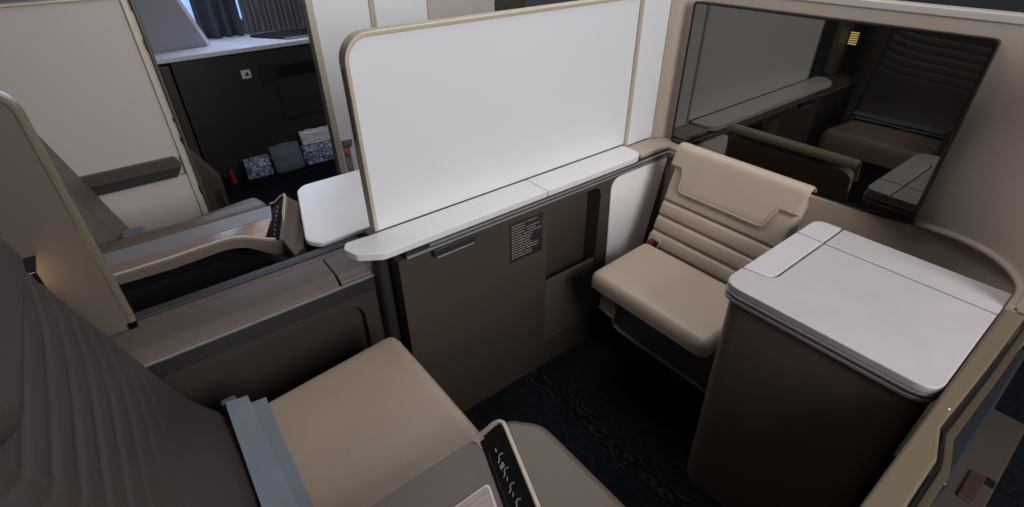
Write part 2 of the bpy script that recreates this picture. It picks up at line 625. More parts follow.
def divider_body():
    # face with a pocket hole: build the face as a ring round the pocket, then the pocket box
    py0, py1, pz0, pz1 = 0.955, 1.195, 0.115, 0.683
    oy0, oy1, oz0, oz1 = 0.440, 1.545, 0.0, 0.700
    outer_ = rp([(py0, pz0), (py1, pz0), (py1, pz1), (py0, pz1)], [0.006, 0.006, 0.035, 0.035], 8)
    bm = bmesh.new()
    x1 = FX
    # square ring: project pocket outline points to the outer rectangle
    cx, cz = (py0 + py1) / 2, (pz0 + pz1) / 2
    out = []
    for (a, b) in outer_:
        if abs((a - cx) / (py1 - py0)) > abs((b - cz) / (pz1 - pz0)):
            yy = oy1 if a > cx else oy0
            zz = oz0 + (b - pz0) / (pz1 - pz0) * (oz1 - oz0)
        else:
            zz = oz1 if b > cz else oz0
            yy = oy0 + (a - py0) / (py1 - py0) * (oy1 - oy0)
        out.append((yy, zz))
    n = len(outer_)
    A = [bm.verts.new((x1, p[0], p[1])) for p in out]
    B = [bm.verts.new((x1, p[0], p[1])) for p in outer_]
    Cc = [bm.verts.new((x1 - 0.060, p[0], p[1])) for p in outer_]
    for i in range(n):
        j = (i + 1) % n
        try:
            bm.faces.new((A[i], A[j], B[j], B[i]))
        except ValueError:
            pass
        bm.faces.new((B[i], B[j], Cc[j], Cc[i]))
    bm.faces.new(Cc)
    # end faces, top and back
    xb = -1.25
    c = [bm.verts.new(p) for p in ((x1, oy0, oz0), (x1, oy0, oz1), (xb, oy0, oz1), (xb, oy0, oz0), (x1, oy1, oz0), (x1, oy1, oz1), (xb, oy1, oz1), (xb, oy1, oz0))]
    for f in ((0, 1, 2, 3), (7, 6, 5, 4), (1, 5, 6, 2), (3, 2, 6, 7)):
        bm.faces.new([c[i] for i in f])
    # corner fill triangles of the ring
    for (yy, zz) in ((oy0, oz0), (oy1, oz0), (oy1, oz1), (oy0, oz1)):
        best = [(i, (i + 1) % n) for i in range(n) if (out[i][0] == out[(i + 1) % n][0]) is False and (out[i][1] == out[(i + 1) % n][1]) is False]
        for i, j in best:
            if (out[i][0] == yy or out[j][0] == yy) and (out[i][1] == zz or out[j][1] == zz):
                bm.faces.new((A[i], A[j], bm.verts.new((x1, yy, zz))))
    bm2 = bm
    return link('body', bm2, 'taupe', dv, smooth=True, angle=30)


divider_body()
# pocket flap, leaning out slightly
prism('pocket_flap', rp([(0.957, 0.118), (1.192, 0.118), (1.192, 0.384), (0.957, 0.384)], 0.004), 'yz', FX - 0.012, FX - 0.001, 'flap', dv, bevel=0.002)
box('pocket_lip', FX - 0.012, FX + 0.003, 0.957, 1.192, 0.3845, 0.392, 'flap', dv, bevel=0.002)
bm = bmesh.new()
for k in range(4):
    bbox(bm, FX - 0.001, FX + 0.0004, 1.045 + k * 0.014, 1.055 + k * 0.014, 0.352, 0.358)
link('flap_mark', bm, 'dgrey', dv)
# double metal rail along the top of the face
box('upper_rail', FX - 0.004, FX + 0.010, 0.53, 1.53, 0.716, 0.722, 'silver', dv, bevel=0.001)
box('lower_rail', FX - 0.004, FX + 0.009, 0.462, 1.53, 0.703, 0.709, 'silver', dv, bevel=0.001)
box('rail_channel', FX - 0.06, FX + 0.003, 0.462, 1.535, 0.7005, 0.7265, 'dgrey', dv, bevel=0.001)
# latch
box('latch', FX + 0.0005, FX + 0.016, 0.537, 0.672, 0.680, 0.7025, 'dgrey', dv, bevel=0.003)
box('latch_edge', FX + 0.0005, FX + 0.018, 0.545, 0.664, 0.6765, 0.6795, 'silver', dv, bevel=0.001)
# brown cap behind ledge up to the wall
box('top_cap', -1.128, FX - 0.002, 1.388, 1.545, 0.727, 0.741, 'shell', dv, bevel=0.003)
# placard with lines of print
box('placard', FX + 0.0002, FX + 0.0014, 0.803, 0.934, 0.538, 0.676, 'placard', dv, bevel=0)
bm = bmesh.new()
rows_ = [(0.0, .45, .50, .35), (0.0, .45, 0, 0), (0.0, .42, .48, .45), (0.0, .44, .5, .3), (0, .36, .4, .6), (0, .7, 0, 0), (0, .64, 0, 0), (0, .6, 0, 0),
         (0, .66, 0, 0), (0, .9, 0, 0), (0, .45, .5, .4), (0, .4, .45, .2), (0, .7, 0, 0)]
for i, (a, al, b, bl) in enumerate(rows_):
    z = 0.664 - i * 0.0095
    for s, l in ((a, al), (b, bl)):
        x = s
        while l > 0 and x < s + l:
            wd_ = min(random.choice((.05, .08, .11)), s + l - x)
            bbox(bm, FX + 0.0014, FX + 0.0017, 0.809 + x * 0.12, 0.809 + (x + wd_ * 0.82) * 0.12, z, z + 0.0038)
            x += wd_
link('printed_text', bm, 'print', dv)

# white padded panel beside the companion seat
prism('padded_panel', rp([(1.255, 0.30), (1.452, 0.30), (1.532, 0.698), (1.235, 0.698)], [0, 0, 0.004, 0.045], 8), 'yz', FX + 0.0005, FX + 0.008, 'pad', dv, bevel=0.003)['label'] = 'pale textured padded panel'

# white ledges ------------------------------------------------------------------------
lg = prism('divider_ledge', rp([(-1.128, 0.42), (-1.133, 0.345), (-1.105, 0.330), (-1.062, 0.345), (-1.026, 0.40), (-1.026, 0.9385), (-1.128, 0.9385)], [0, .015, .018, .02, .03, .003, 0], 6), 'xy', 0.731, 0.751, 'solid', bevel=0.005, seg=3)
tag(lg, 'longer aft white ledge with pointed rounded end below the privacy screen', 'ledge', None)
lg2 = prism('divider_ledge', rp([(-1.128, 0.9415), (-1.026, 0.9415), (-1.026, 1.385), (-1.128, 1.385)], [0, .003, .05, .0], 8), 'xy', 0.731, 0.751, 'solid', bevel=0.005, seg=3)
tag(lg2, 'shorter forward white ledge below the privacy screen, nearer the display', 'ledge', None)

# ================================================================== COMPANION SEAT
cs = thing('folding_companion_seat', 'beige leather folding companion seat with quilted back and headrest cover', 'seat', (-0.70, 1.2, 0.0))
# back: plane from (y 1.335, z .46) up to (y 1.455, z .79)
bv = Vector((0, 0.115, 0.345)).normalized()
bn = Vector((0, -bv.z, bv.y))


def qback(u_, v_):
    h = 0.0
    for k in (0.03, 0.19, 0.35, 0.51):
        h -= 0.009 * math.exp(-((v_ - k) / 0.013) ** 2)
    # gentle bulge between channels
    h += 0.004 * abs(math.sin(math.pi * (v_ - 0.03) / 0.16)) if v_ < 0.52 else 0.002
    return h


def back_outline(px, py):
    t = py / 0.365
    # slightly wider at top-left; narrower near the hinge
    s = 0.0
    if t < 0.12:
        s = 0.012
    return (px - 0.5 * 0.43) * (1 - s) + 0.5 * 0.43, py


pad('backrest', (-0.920, 1.352, 0.448), (1, 0, 0), bv, bn, 0.425, 0.342, 0.036, 0.014, 0.03, 'leatherco', cs, qback, nu=30, nv=100)
# headrest cover flap: outline with stepped notches, draped over the top
bo = Vector((-0.927, 1.352, 0.448))


def flap():
    W = 0.437
    # lower outline as a function of x (0..1)
    def low(x):
        # v (fraction from top edge downward, metres)
        pts_ = [(0, .078), (.10, .078), (.125, .105), (.135, .150), (.155, .158), (.79, .158), (.815, .150), (.845, .105), (.87, .088), (1, .088)]
        for (a, b), (c, d_) in zip(pts_, pts_[1:]):
            if a <= x <= c:
                return b + (d_ - b) * (x - a) / (c - a + 1e-9)
        return .08
    bm = bmesh.new()
    n, mrows = 60, 16
    rows = []
    xs = sorted(set([i / n for i in range(n + 1)] + [.10, .125, .135, .155, .79, .815, .845, .87]))
    th = 0.006
    Vt = 0.350

    def pt(x, s, off):
        # s: distance along the drape measured from the crest forward/down; negative goes behind
        if s >= 0.02:
            v = Vt - (s - 0.02)
            hgt = 0.041
        else:
            a = (0.02 - s) / 0.026 * 1.2
            a = min(a, 2.7)
            v = Vt + 0.019 * math.sin(a)
            hgt = 0.022 + 0.019 * math.cos(a)
            hgt += off * math.cos(a)
            v += off * math.sin(a)
            return bo + Vector((1, 0, 0)) * x * W + bv * v + bn * hgt
        return bo + Vector((1, 0, 0)) * x * W + bv * v + bn * (hgt + off)
    outer_, inner_ = [], []
    for x in xs:
        L = low(x)
        sv = [-0.05 + 0.07 * k / 8 for k in range(8)] + [0.02 + (L - 0.02) * k / 10 for k in range(11)]
        ro = []
        ri = []
        edge = min(x, 1 - x)
        rr = 0.5 * th * (1 - min(1, edge / 0.01))
        for k, s in enumerate(sv):
            o_ = th
            if k == len(sv) - 1:
                o_ = th * 0.5
            ro.append(bm.verts.new(pt(x, s, o_ - rr)))
            ri.append(bm.verts.new(pt(x, s, 0)))
        outer_.append(ro); inner_.append(ri)
    a, b = len(xs), len(outer_[0])
    for i in range(a - 1):
        for j in range(b - 1):
            bm.faces.new((outer_[i][j], outer_[i + 1][j], outer_[i + 1][j + 1], outer_[i][j + 1]))
            bm.faces.new((inner_[i][j], inner_[i][j + 1], inner_[i + 1][j + 1], inner_[i + 1][j]))
        bm.faces.new((outer_[i][-1], outer_[i + 1][-1], inner_[i + 1][-1], inner_[i][-1]))
        bm.faces.new((outer_[i][0], inner_[i][0], inner_[i + 1][0], outer_[i + 1][0]))
    for j in range(b - 1):
        bm.faces.new((outer_[0][j], outer_[0][j + 1], inner_[0][j + 1], inner_[0][j]))
        bm.faces.new((outer_[-1][j], inner_[-1][j], inner_[-1][j + 1], outer_[-1][j + 1]))
    f_ = link('headrest_cover', bm, 'leatherco', cs, angle=60)
    # raised seam following the lower outline
    path = [pt(x, low(x) - 0.008, th + 0.0004) for x in xs]
    sweep('cover_seam', path, circ(0.0022, 6), 'stitch', f_, up=bn)


flap()
# small triangular tab on the lower-left of the back
tb = [bo + Vector((1, 0, 0)) * x + bv * v + bn * 0.040 for x, v in ((0.014, 0.012), (0.060, 0.006), (0.066, 0.038), (0.034, 0.055), (0.014, 0.055))]
bm = bmesh.new()
lo_ = [bm.verts.new(p) for p in tb]
hi_ = [bm.verts.new(p + bn * 0.005) for p in tb]
bm.faces.new(lo_); bm.faces.new(hi_)
for i in range(5):
    bm.faces.new((lo_[i], lo_[(i + 1) % 5], hi_[(i + 1) % 5], hi_[i]))
link('back_tab', bm, 'leatherco', cs, bevel=0.002)
# pan
pn = Vector((0, -0.05, 1)).normalized()
pv = Vector((0, 1, 0.05)).normalized()


def pan_out(px, py):
    # front corners clipped a little and a notch at the rear hinge
    return px, py


pad('seat_pan', (-0.912, 1.028, 0.425), (1, 0, 0), pv, pn, 0.44, 0.278, 0.055, 0.022, 0.026, 'leatherco', cs, lambda a, b: 0.004 * math.sin(math.pi * a) * math.sin(math.pi * b), nu=24, nv=20)
box('pan_tray', -0.90, -0.50, 1.045, 1.300, 0.409, 0.424, 'leatherbe', cs, bevel=0.004)
box('hinge', -0.903, -0.868, 1.312, 1.345, 0.440, 0.496, 'black', cs, bevel=0.004)
box('hinge_red_mark', -0.905, -0.885, 1.3065, 1.3115, 0.478, 0.494, 'red', cs, bevel=0.001)
box('bracket', -0.878, -0.815, 1.055, 1.075, 0.340, 0.408, 'leatherbe', cs, bevel=0.004)
# support box beneath
bs = thing('seat_plinth', 'dark taupe open plinth beneath the beige folding seat', 'plinth', (-0.75, 1.3, 0.0))
prism('front_rail', [(-1.035, 0.0), (-0.465, 0.0), (-0.465, 0.095), (-0.915, 0.095), (-0.945, 0.105), (-0.955, 0.135), (-1.035, 0.145)], 'xz', 1.235, 1.255, 'brown', bs, bevel=0.004)
sweep('rail_lip', [(-1.03, 1.236, 0.148), (-0.958, 1.236, 0.139), (-0.944, 1.236, 0.109), (-0.915, 1.236, 0.098), (-0.465, 1.236, 0.098)], rectp(0.014, 0.008), 'taupe2', bs, bevel=0.002)
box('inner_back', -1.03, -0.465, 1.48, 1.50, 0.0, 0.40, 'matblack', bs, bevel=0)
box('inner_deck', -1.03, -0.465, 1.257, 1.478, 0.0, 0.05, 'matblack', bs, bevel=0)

# ================================================================== CONSOLE CABINET
cc = thing('side_console', 'taupe side console cabinet with pale marbled top next to the folding seat', 'cabinet', (-0.24, 1.2, 0.0))
cx0, cx1, cy0, cy1 = -0.456, -0.022, 0.975, 1.432


def cpoly(k, r1=0.045):
    return rp([(cx0 + k, cy0 + k), (cx1 - k, cy0 + k), (cx1 - k, cy1 - k), (cx0 + k, cy1 - k)], [r1, r1, 0.006, 0.03], 8)


def tpoly(kx, ky):
    return rp([(cx0 + kx, cy0 + ky), (cx1 - kx, cy0 + ky), (cx1 - kx, cy1 - 0.02), (cx0 + kx, cy1 - 0.02)], [0.05, 0.05, 0.01, 0.03], 8)


prism('body', tpoly(0.022, 0.020), 'xy', 0.0, 0.688, 'console', cc, bevel=0.0, taper=tpoly(0.008, 0.008))
prism('lower_band', cpoly(-0.001), 'xy', 0.6885, 0.698, 'silver', cc, bevel=0.002)
prism('shadow_gap', cpoly(0.007), 'xy', 0.6992, 0.703, 'black', cc)
prism('upper_band', cpoly(-0.0015), 'xy', 0.7032, 0.711, 'silver', cc, bevel=0.002)
# top in four pieces with fine joints
sx, sy = -0.385, 1.322
g = 0.0026
prism('top_main', rp([(cx0, cy0), (cx1, cy0), (cx1, sy - g), (sx + g, sy - g), (sx + g, 1.09), (-0.395, 1.068), (cx0, 1.060)], [0.045, 0.04, 0.0, 0.0, 0.03, 0.02, 0], 8), 'xy', 0.7112, 0.731, 'stone', cc, bevel=0.003)
prism('top_back', rp([(sx + g, sy + g), (cx1, sy + g), (cx1, cy1), (sx + g, cy1)], 0), 'xy', 0.7112, 0.731, 'stone', cc, bevel=0.002)
prism('leather_inlay', rp([(cx0 + .001, 1.062), (-0.396, 1.070), (sx - g, 1.092), (sx - g, sy - g), (cx0 + .001, sy - g)], [0.0, 0.018, 0.03, 0, 0], 8), 'xy', 0.7112, 0.7325, 'traypad', cc, bevel=0.003)
prism('leather_corner', rp([(cx0 + .001, sy + g), (sx - g, sy + g), (sx - g, cy1), (cx0 + .001, cy1)], [0, 0, 0, 0.045], 8), 'xy', 0.7112, 0.7325, 'traypad', cc, bevel=0.003)
for yy in (1.10,):
    pass

# ================================================================== AISLE-SIDE HALF WALL
aw = thing('aisle_half_wall', 'beige half wall with rounded top along the aisle, right of the console', 'wall', (0.0, 0.9, 0.0))
prism('panel', [(-0.014, 0.1), (0.002, 0.1), (0.002, 1.355), (-0.014, 1.355)], 'xy', 0.0, 0.708, 'band', aw)
prism('top_band', [(-0.019, 0.1), (0.023, 0.1), (0.024, 0.82), (0.006, 0.895), (0.013, 1.1), (0.018, 1.358), (-0.019, 1.358)], 'xy', 0.709, 0.733, 'band', aw, bevel=0.006, seg=3)
sweep('gasket', [(0.027, 0.1, 0.722), (0.029, 0.82, 0.722), (0.011, 0.895, 0.722), (0.018, 1.1, 0.722), (0.023, 1.358, 0.722)], rectp(0.004, 0.02), 'black', aw)
sweep('outer_lip', [(0.036, 0.1, 0.718), (0.038, 0.815, 0.718), (0.0205, 0.893, 0.718), (0.0265, 1.1, 0.718), (0.031, 1.358, 0.718)], rectp(0.013, 0.016), 'golddark', aw, bevel=0.002)
box('dot', -0.0005, 0.0025, 0.945, 0.949, 0.7335, 0.7345, 'solid', aw, bevel=0)

dp = box('door_pocket', 0.0035, 0.053, 0.86, 1.355, 0.12, 0.66, 'mgrey', bevel=0.006)
tag(dp, 'slate grey sliding door pocket on the aisle side of the half wall', 'door track')
sk = thing('aisle_skirting', 'tan skirting step low down on the aisle side of the half wall', 'step', (0.11, 1.4, 0.0))
box('step', 0.068, 0.150, 1.0, 1.62, 0.0, 0.30, 'aisle', sk, bevel=0.004)
box('oxblood_patch', 0.098, 0.128, 1.24, 1.345, 0.3002, 0.306, 'oxblood', sk, bevel=0.003)
box('notch', 0.128, 0.147, 1.325, 1.352, 0.3002, 0.303, 'black', sk, bevel=0.001)

# ================================================================== OWN SEAT
st = thing('passenger_seat', 'brown leather passenger seat with beige cushion and blue-grey lap belt, nearest the camera', 'seat', (-0.78, 0.15, 0.0))
# cushion
cu = Vector((0, 1, 0.085)).normalized()
cn = Vector((0, -cu.z, cu.y))
pad('seat_cushion', (-1.012, -0.055, 0.390), (1, 0, 0), cu, cn, 0.475, 0.452, 0.095, 0.022, 0.035, 'leatherbe', st,
    lambda a, b: 0.006 * math.sin(math.pi * a) - 0.004 * math.exp(-((a - .45) / .12) ** 2 - ((b - .45) / .2) ** 2), nu=26, nv=26)
box('seat_base', -0.985, -0.56, -0.02, 0.36, 0.10, 0.384, 'dgrey', st, bevel=0.01)
# backrest
sv = Vector((0, -0.28, 1)).normalized()
sn = Vector((0, sv.z, -sv.y))


def quilt(u_, v_):
    h = 0.010 * math.sin(math.pi * u_) + 0.030 * math.exp(-(v_ / 0.13) ** 2)
    vv = v_ - 0.10 * (1 - u_) ** 5 - 0.02 * math.sin(math.pi * u_)
    f = min(1, u_ / 0.08) * min(1, (1 - u_) / 0.05)
    for k in range(11):
        c = 0.38 + 0.058 * k
        h -= 0.0032 * f * math.exp(-((vv - c) / 0.009) ** 2) * min(1, 0.5 + 0.2 * k)
    return h


pad('backrest', (-1.058, -0.135, 0.43), (1, 0, 0), sv, sn, 0.518, 0.68, 0.078, 0.035, 0.06, 'leatherdk', st, quilt, nu=40, nv=170)
prism('back_shell', rp([(-0.21, 0.40), (-0.150, 0.40), (-0.335, 1.08), (-0.39, 1.08)], 0.02), 'yz', -1.05, -0.56, 'dgrey', st, bevel=0.006)
hr = pad('headrest', (-0.975, -0.243, 0.985), (1, 0, 0), sv, sn, 0.42, 0.21, 0.072, 0.03, 0.045, 'leatherdk', st, None, nu=20, nv=12)


# lap belt: two overlapping straps across the rear of the cushion
def belt(name, L, Rr):
    return strip(name, L, Rr, 0.003, 'belt', st)


def bpt(x, y, lift):
    # cushion surface height
    v = (y + 0.03)
    return (x, y, 0.385 + 0.095 + v * 0.085 + lift)


xs_ = [-1.040, -1.022, -1.0, -0.95, -0.90, -0.84, -0.78, -0.72, -0.66, -0.60]
bl, br = [], []
for i, x in enumerate(xs_):
    z = 0.518 + 0.002 * math.sin(i * 1.1) - (0.05 if i == 0 else 0)
    bl.append(Vector((x, -0.030 - 0.0015 * i, z + 0.004)))
    br.append(Vector((x + 0.006, 0.014, z)))
belt('belt_strap', bl, br)
bl, br = [], []
for i, x in enumerate(xs_):
    z = 0.508 + 0.0015 * math.sin(i * 1.7 + 1) - (0.03 if i == 0 else 0)
    bl.append(Vector((x + .02, 0.004, z)))
    br.append(Vector((x + .028, 0.048 - 0.0015 * i, z + 0.002)))
belt('belt_under_strap', bl, br)
box('belt_anchor', -1.054, -1.036, -0.042, -0.008, 0.44, 0.512, 'buckle', st, bevel=0.006)

# ------------------------------------------------------------------ seat shell (left of own seat)
sh = thing('seat_shell', 'beige seat shell panel with metallic front edge at the left of the frame', 'partition', (-1.26, -0.6, 0.0))
zt = 1.203
poly = rp([(-1.6, 0.0), (-0.150, 0.0), (-0.150, 0.66), (-0.134, 0.66), (-0.134, zt), (-1.6, zt)], [0, 0, 0, 0, 0.05, 0], 10)
prism('panel', poly, 'yz', -1.285, -1.262, 'taupe2', sh, bevel=0.002)
rim = [(-1.6, zt)] + [(-0.184 + 0.05 * math.sin(R(a)), zt - 0.05 + 0.05 * math.cos(R(a))) for a in range(0, 91, 9)] + [(-0.134, 0.66)]
bm = bmesh.new()
rows = []
for i, p in enumerate(rim):
    a, b = rim[max(i - 1, 0)], rim[min(i + 1, len(rim) - 1)]
    t = Vector((b[0] - a[0], b[1] - a[1])).normalized()
    nrm = Vector((t.y, -t.x))
    rows.append([bm.verts.new((-1.2735 + dx, p[0] + nrm.x * q, p[1] + nrm.y * q)) for q, dx in ((-.006, 0.014), (-.006, -0.014), (.009, -0.014), (.009, 0.014))])
for i in range(len(rows) - 1):
    for j in range(4):
        bm.faces.new((rows[i][j], rows[i][(j + 1) % 4], rows[i + 1][(j + 1) % 4], rows[i + 1][j]))
bm.faces.new(rows[0]); bm.faces.new(rows[-1][::-1])
link('edge_trim', bm, 'trimbrown', sh, bevel=0.004)

# reading lamp on the shell
rl = thing('reading_lamp', 'small black louvred reading lamp on the beige seat shell beside the backrest', 'lamp', (-1.22, -0.23, 0.82))
prism('housing', rp([(-0.305, 0.805), (-0.247, 0.800), (-0.243, 0.877), (-0.305, 0.880)], 0.010), 'yz', -1.261, -1.195, 'black', rl, bevel=0.004)
prism('side_hood', [(-0.285, 0.801), (-0.223, 0.801), (-0.223, 0.883), (-0.285, 0.883)], 'yz', -1.194, -1.189, 'black', rl, bevel=0.002)
box('top_hood', -1.261, -1.195, -0.285, -0.223, 0.881, 0.886, 'black', rl, bevel=0.002)
bm = bmesh.new()
for k in range(6):
    bbox(bm, -1.252, -1.208, -0.2405, -0.2375, 0.809 + k * 0.0118, 0.8145 + k * 0.0118)
link('glowing_louvres', bm, 'lamp', rl)

# ------------------------------------------------------------------ left armrest (fixed side unit)
la = thing('window_side_armrest', 'long brown leather armrest unit along the low divider, left of the beige cushion', 'armrest', (-1.2, 0.1, 0.0))
prism('leather_pad', rp([(-1.260, 0.560), (-1.1435, 0.560), (-1.1435, 0.618), (-1.172, 0.645), (-1.260, 0.648)], [0, .004, .02, .03, .006], 6), 'xz', -0.24, 0.312, 'leatherbr', la, bevel=0.004, seg=3)
prism('flat_cap', rp([(-1.260, 0.585), (-1.1435, 0.585), (-1.1435, 0.630), (-1.165, 0.642), (-1.260, 0.646)], [0, .004, .012, .02, .003], 4), 'xz', 0.315, 0.437, 'leatherbr', la, bevel=0.003)
box('rear_strip', -1.287, -1.261, -0.133, 0.437, 0.600, 0.646, 'leatherbr', la, bevel=0.004)
box('bezel_band', -1.142, -1.136, -0.24, 0.434, 0.574, 0.619, 'dgrey', la, bevel=0.003)
box('bezel_line', -1.1425, -1.1355, -0.24, 0.434, 0.6195, 0.6215, 'silver', la, bevel=0)


def arm_face():
    oy0, oy1, oz0, oz1 = -0.24, 0.415, 0.0, 0.573
    bm = bmesh.new()
    bbox(bm, -1.175, -1.166, oy0, oy1, oz0, oz1)
    link('recess_back', bm, 'brown', la)
    outer_ = rp([(oy0, oz0), (oy1, oz0), (oy1, oz1), (oy0, oz1)], [0.001, 0.001, 0.001, 0.001], 8)
    inner_ = rp([(-0.10, 0.02), (0.360, 0.02), (0.360, 0.550), (-0.10, 0.545)], [0.01, 0.05, 0.06, 0.05], 8)
    frame_prism('face_surround', outer_, inner_, 'yz', -1.165, -1.142, 'brown', la, bevel=0.003)


arm_face()
# curved grey upright at the joint with the divider
prism('curved_upright', rp([(-1.160, 0.438), (-1.136, 0.405), (-1.105, 0.407), (-1.090, 0.438)], [0.0, .01, .018, .01], 5), 'xy', 0.0, 0.690, 'dgrey', la, bevel=0.008, seg=3)
# dark rail behind, shell deck
dk = thing('suite_gap_rail', 'charcoal rail strip running between the brown armrest and the neighbouring suite', 'rail', (-1.3, 0.1, 0.0))
box('rail_top', -1.318, -1.288, -0.133, 0.44, 0.630, 0.650, 'dgrey', dk, bevel=0.004)
box('rail_front', -1.318, -1.28, 0.445, 0.60, 0.625, 0.642, 'dgrey', dk, bevel=0.004)
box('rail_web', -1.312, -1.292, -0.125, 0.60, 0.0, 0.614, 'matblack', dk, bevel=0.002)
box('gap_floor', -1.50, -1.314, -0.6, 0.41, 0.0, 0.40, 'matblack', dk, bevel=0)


# ------------------------------------------------------------------ right armrest with control fin
def console_armrest(name, label, xn, xf, yb, yf, top, mirror):
    """xn = occupant side, xf = outer side; control fin runs diagonally across the front"""
    t = thing(name, label, 'armrest', ((xn + xf) / 2, (yb + yf) / 2, 0))
    return t


ra = thing('control_armrest', 'taupe rounded armrest with black touch control strip at the bottom of the view', 'armrest', (-0.38, 0.2, 0.0))
zt = 0.622
# aft body with mauve top
prism('rear_top', rp([(-0.530, -0.06), (-0.12, -0.06), (-0.12, 0.190), (-0.495, 0.318), (-0.530, 0.318)], [0, 0, 0, 0, 0.004], 5), 'xy', 0.0, zt, 'leatherbr', ra, bevel=0.012, seg=4)
# front rounded block
prism('front_block', rp([(-0.520, 0.345), (-0.12, 0.215), (-0.12, 0.44), (-0.470, 0.44), (-0.520, 0.395)], [0.0, 0, 0.03, 0.06, 0.03], 8), 'xy', 0.0, 0.640, 'leathertp', ra, bevel=0.022, seg=5)
# control fin: inclined black face with pale trim
A0, A1 = Vector((-0.520, 0.325, 0.618)), Vector((-0.12, 0.190, 0.618))
B0, B1 = Vector((-0.498, 0.359, 0.664)), Vector((-0.12, 0.230, 0.664))
bm = bmesh.new()
vs_ = [bm.verts.new(p) for p in (A0, A1, B1, B0)]
dn = Vector((0.003, 0.012, -0.002))
vs2 = [bm.verts.new(Vector(p) + dn) for p in (A0, A1, B1, B0)]
bm.faces.new(vs_); bm.faces.new(vs2[::-1])
for i in range(4):
    bm.faces.new((vs_[i], vs_[(i + 1) % 4], vs2[(i + 1) % 4], vs2[i]))
fin = link('control_fin', bm, 'black', ra)
sweep('fin_trim', [(-0.529, 0.314, 0.6225), (-0.521, 0.335, 0.636), (-0.511, 0.352, 0.658), (-0.504, 0.360, 0.665), (-0.496, 0.3625, 0.667), (-0.482, 0.359, 0.667), (-0.12, 0.2355, 0.667)], rectp(0.008, 0.008), 'shell', ra, bevel=0.002)
# groove on the fin
fe = (A1 - A0).normalized()
fu = (B0 - A0)
fu = (fu - fe * fu.dot(fe)).normalized()
fn = fe.cross(fu)
if fn.y > 0:
    fn = -fn
path = [A0 + fe * 0.035 + fu * 0.010 + fn * 0.001, A0 + fe * 0.36 + fu * 0.010 + fn * 0.001]
sweep('touch_strip_edge', path, rectp(0.003, 0.0015), 'mgrey', fin, up=fn)
# icons: small strokes on the fin
bm = bmesh.new()


def stroke(a, b, wd_=0.0016):
    """a,b in (along, up) metres on the fin face"""
    pa = A0 + fe * a[0] + fu * a[1] + fn * 0.0012
    pb = A0 + fe * b[0] + fu * b[1] + fn * 0.0012
    t_ = (pb - pa).normalized()
    s_ = t_.cross(fn) * wd_ / 2
    q = [pa - s_, pa + s_, pb + s_, pb - s_]
    lo = [bm.verts.new(p) for p in q]
    hi = [bm.verts.new(p + fn * 0.0004) for p in q]
    bm.faces.new(lo); bm.faces.new(hi)
    for i_ in range(4):
        bm.faces.new((lo[i_], lo[(i_ + 1) % 4], hi[(i_ + 1) % 4], hi[i_]))


uc = 0.030
stroke((0.040, uc), (0.047, uc - .001), 0.002)
for a in (0.056, 0.086, 0.116, 0.146, 0.176):
    # reclining figure: back, seat, leg and head
    stroke((a, uc + .007), (a + .002, uc))
    stroke((a + .002, uc), (a + .008, uc))
    stroke((a + .008, uc), (a + .010, uc - .006))
    stroke((a + .0015, uc + .010), (a + .0035, uc + .010), 0.003)
    stroke((a + .015, uc + .003), (a + .020, uc - .002), 0.0014)
for a in (0.0745, 0.0775, 0.0805):
    for b in (-.004, 0, .004):
        stroke((a - .0012, uc + b), (a + .0012, uc + b), 0.0022)
link('control_icons', bm, 'icon', fin)
# tray inlay in mauve top
prism('inlay_frame', rp([(-0.440, 0.00), (-0.20, 0.00), (-0.20, 0.205), (-0.440, 0.288)], 0.008), 'xy', zt + 0.0002, zt + 0.003, 'silver', ra, bevel=0.001)
prism('wood_inlay', rp([(-0.436, 0.005), (-0.204, 0.005), (-0.204, 0.202), (-0.436, 0.282)], 0.006), 'xy', zt + 0.0032, zt + 0.0042, 'wood', ra)

# ================================================================== NEIGHBOURING SUITE
# armrest with wood console
na = thing('wood_trimmed_armrest', 'neighbouring suite armrest with rosewood strip, silver band and curved champagne edge', 'armrest', (-1.66, 0.1, 0.0))
prism('core', [(-0.55, 0.0), (0.30, 0.0), (0.30, 0.44), (0.20, 0.52), (0.10, 0.56), (-0.1, 0.565), (-0.55, 0.565)], 'yz', -1.685, -1.575, 'matblack', na)
EDGE = [(-0.55, 0.640), (-0.15, 0.643), (-0.02, 0.643), (0.06, 0.646), (0.11, 0.647), (0.145, 0.645), (0.175, 0.637), (0.205, 0.622), (0.235, 0.606), (0.255, 0.597), (0.272, 0.593)]
LOWE = [(0.340, 0.530), (0.300, 0.532), (0.262, 0.540), (0.235, 0.556), (0.205, 0.580), (0.175, 0.603), (0.145, 0.614), (0.11, 0.618), (-0.02, 0.612), (-0.15, 0.616), (-0.55, 0.616)]
prism('side_band', EDGE + [(0.340, 0.593)] + LOWE, 'yz', -1.560, -1.532, 'taupe2', na, bevel=0.002)


def sheet(name, n0, n1, m, parent, th=0.006):
    bm = bmesh.new()
    rows = []
    for a_, b_ in zip(n0, n1):
        rows.append([bm.verts.new(a_), bm.verts.new(b_), bm.verts.new((b_[0], b_[1], b_[2] - th)), bm.verts.new((a_[0], a_[1], a_[2] - th))])
    for i_ in range(len(rows) - 1):
        for j_ in range(4):
            bm.faces.new((rows[i_][j_], rows[i_][(j_ + 1) % 4], rows[i_ + 1][(j_ + 1) % 4], rows[i_ + 1][j_]))
    bm.faces.new(rows[0]); bm.faces.new(rows[-1][::-1])
    return link(name, bm, m, parent)


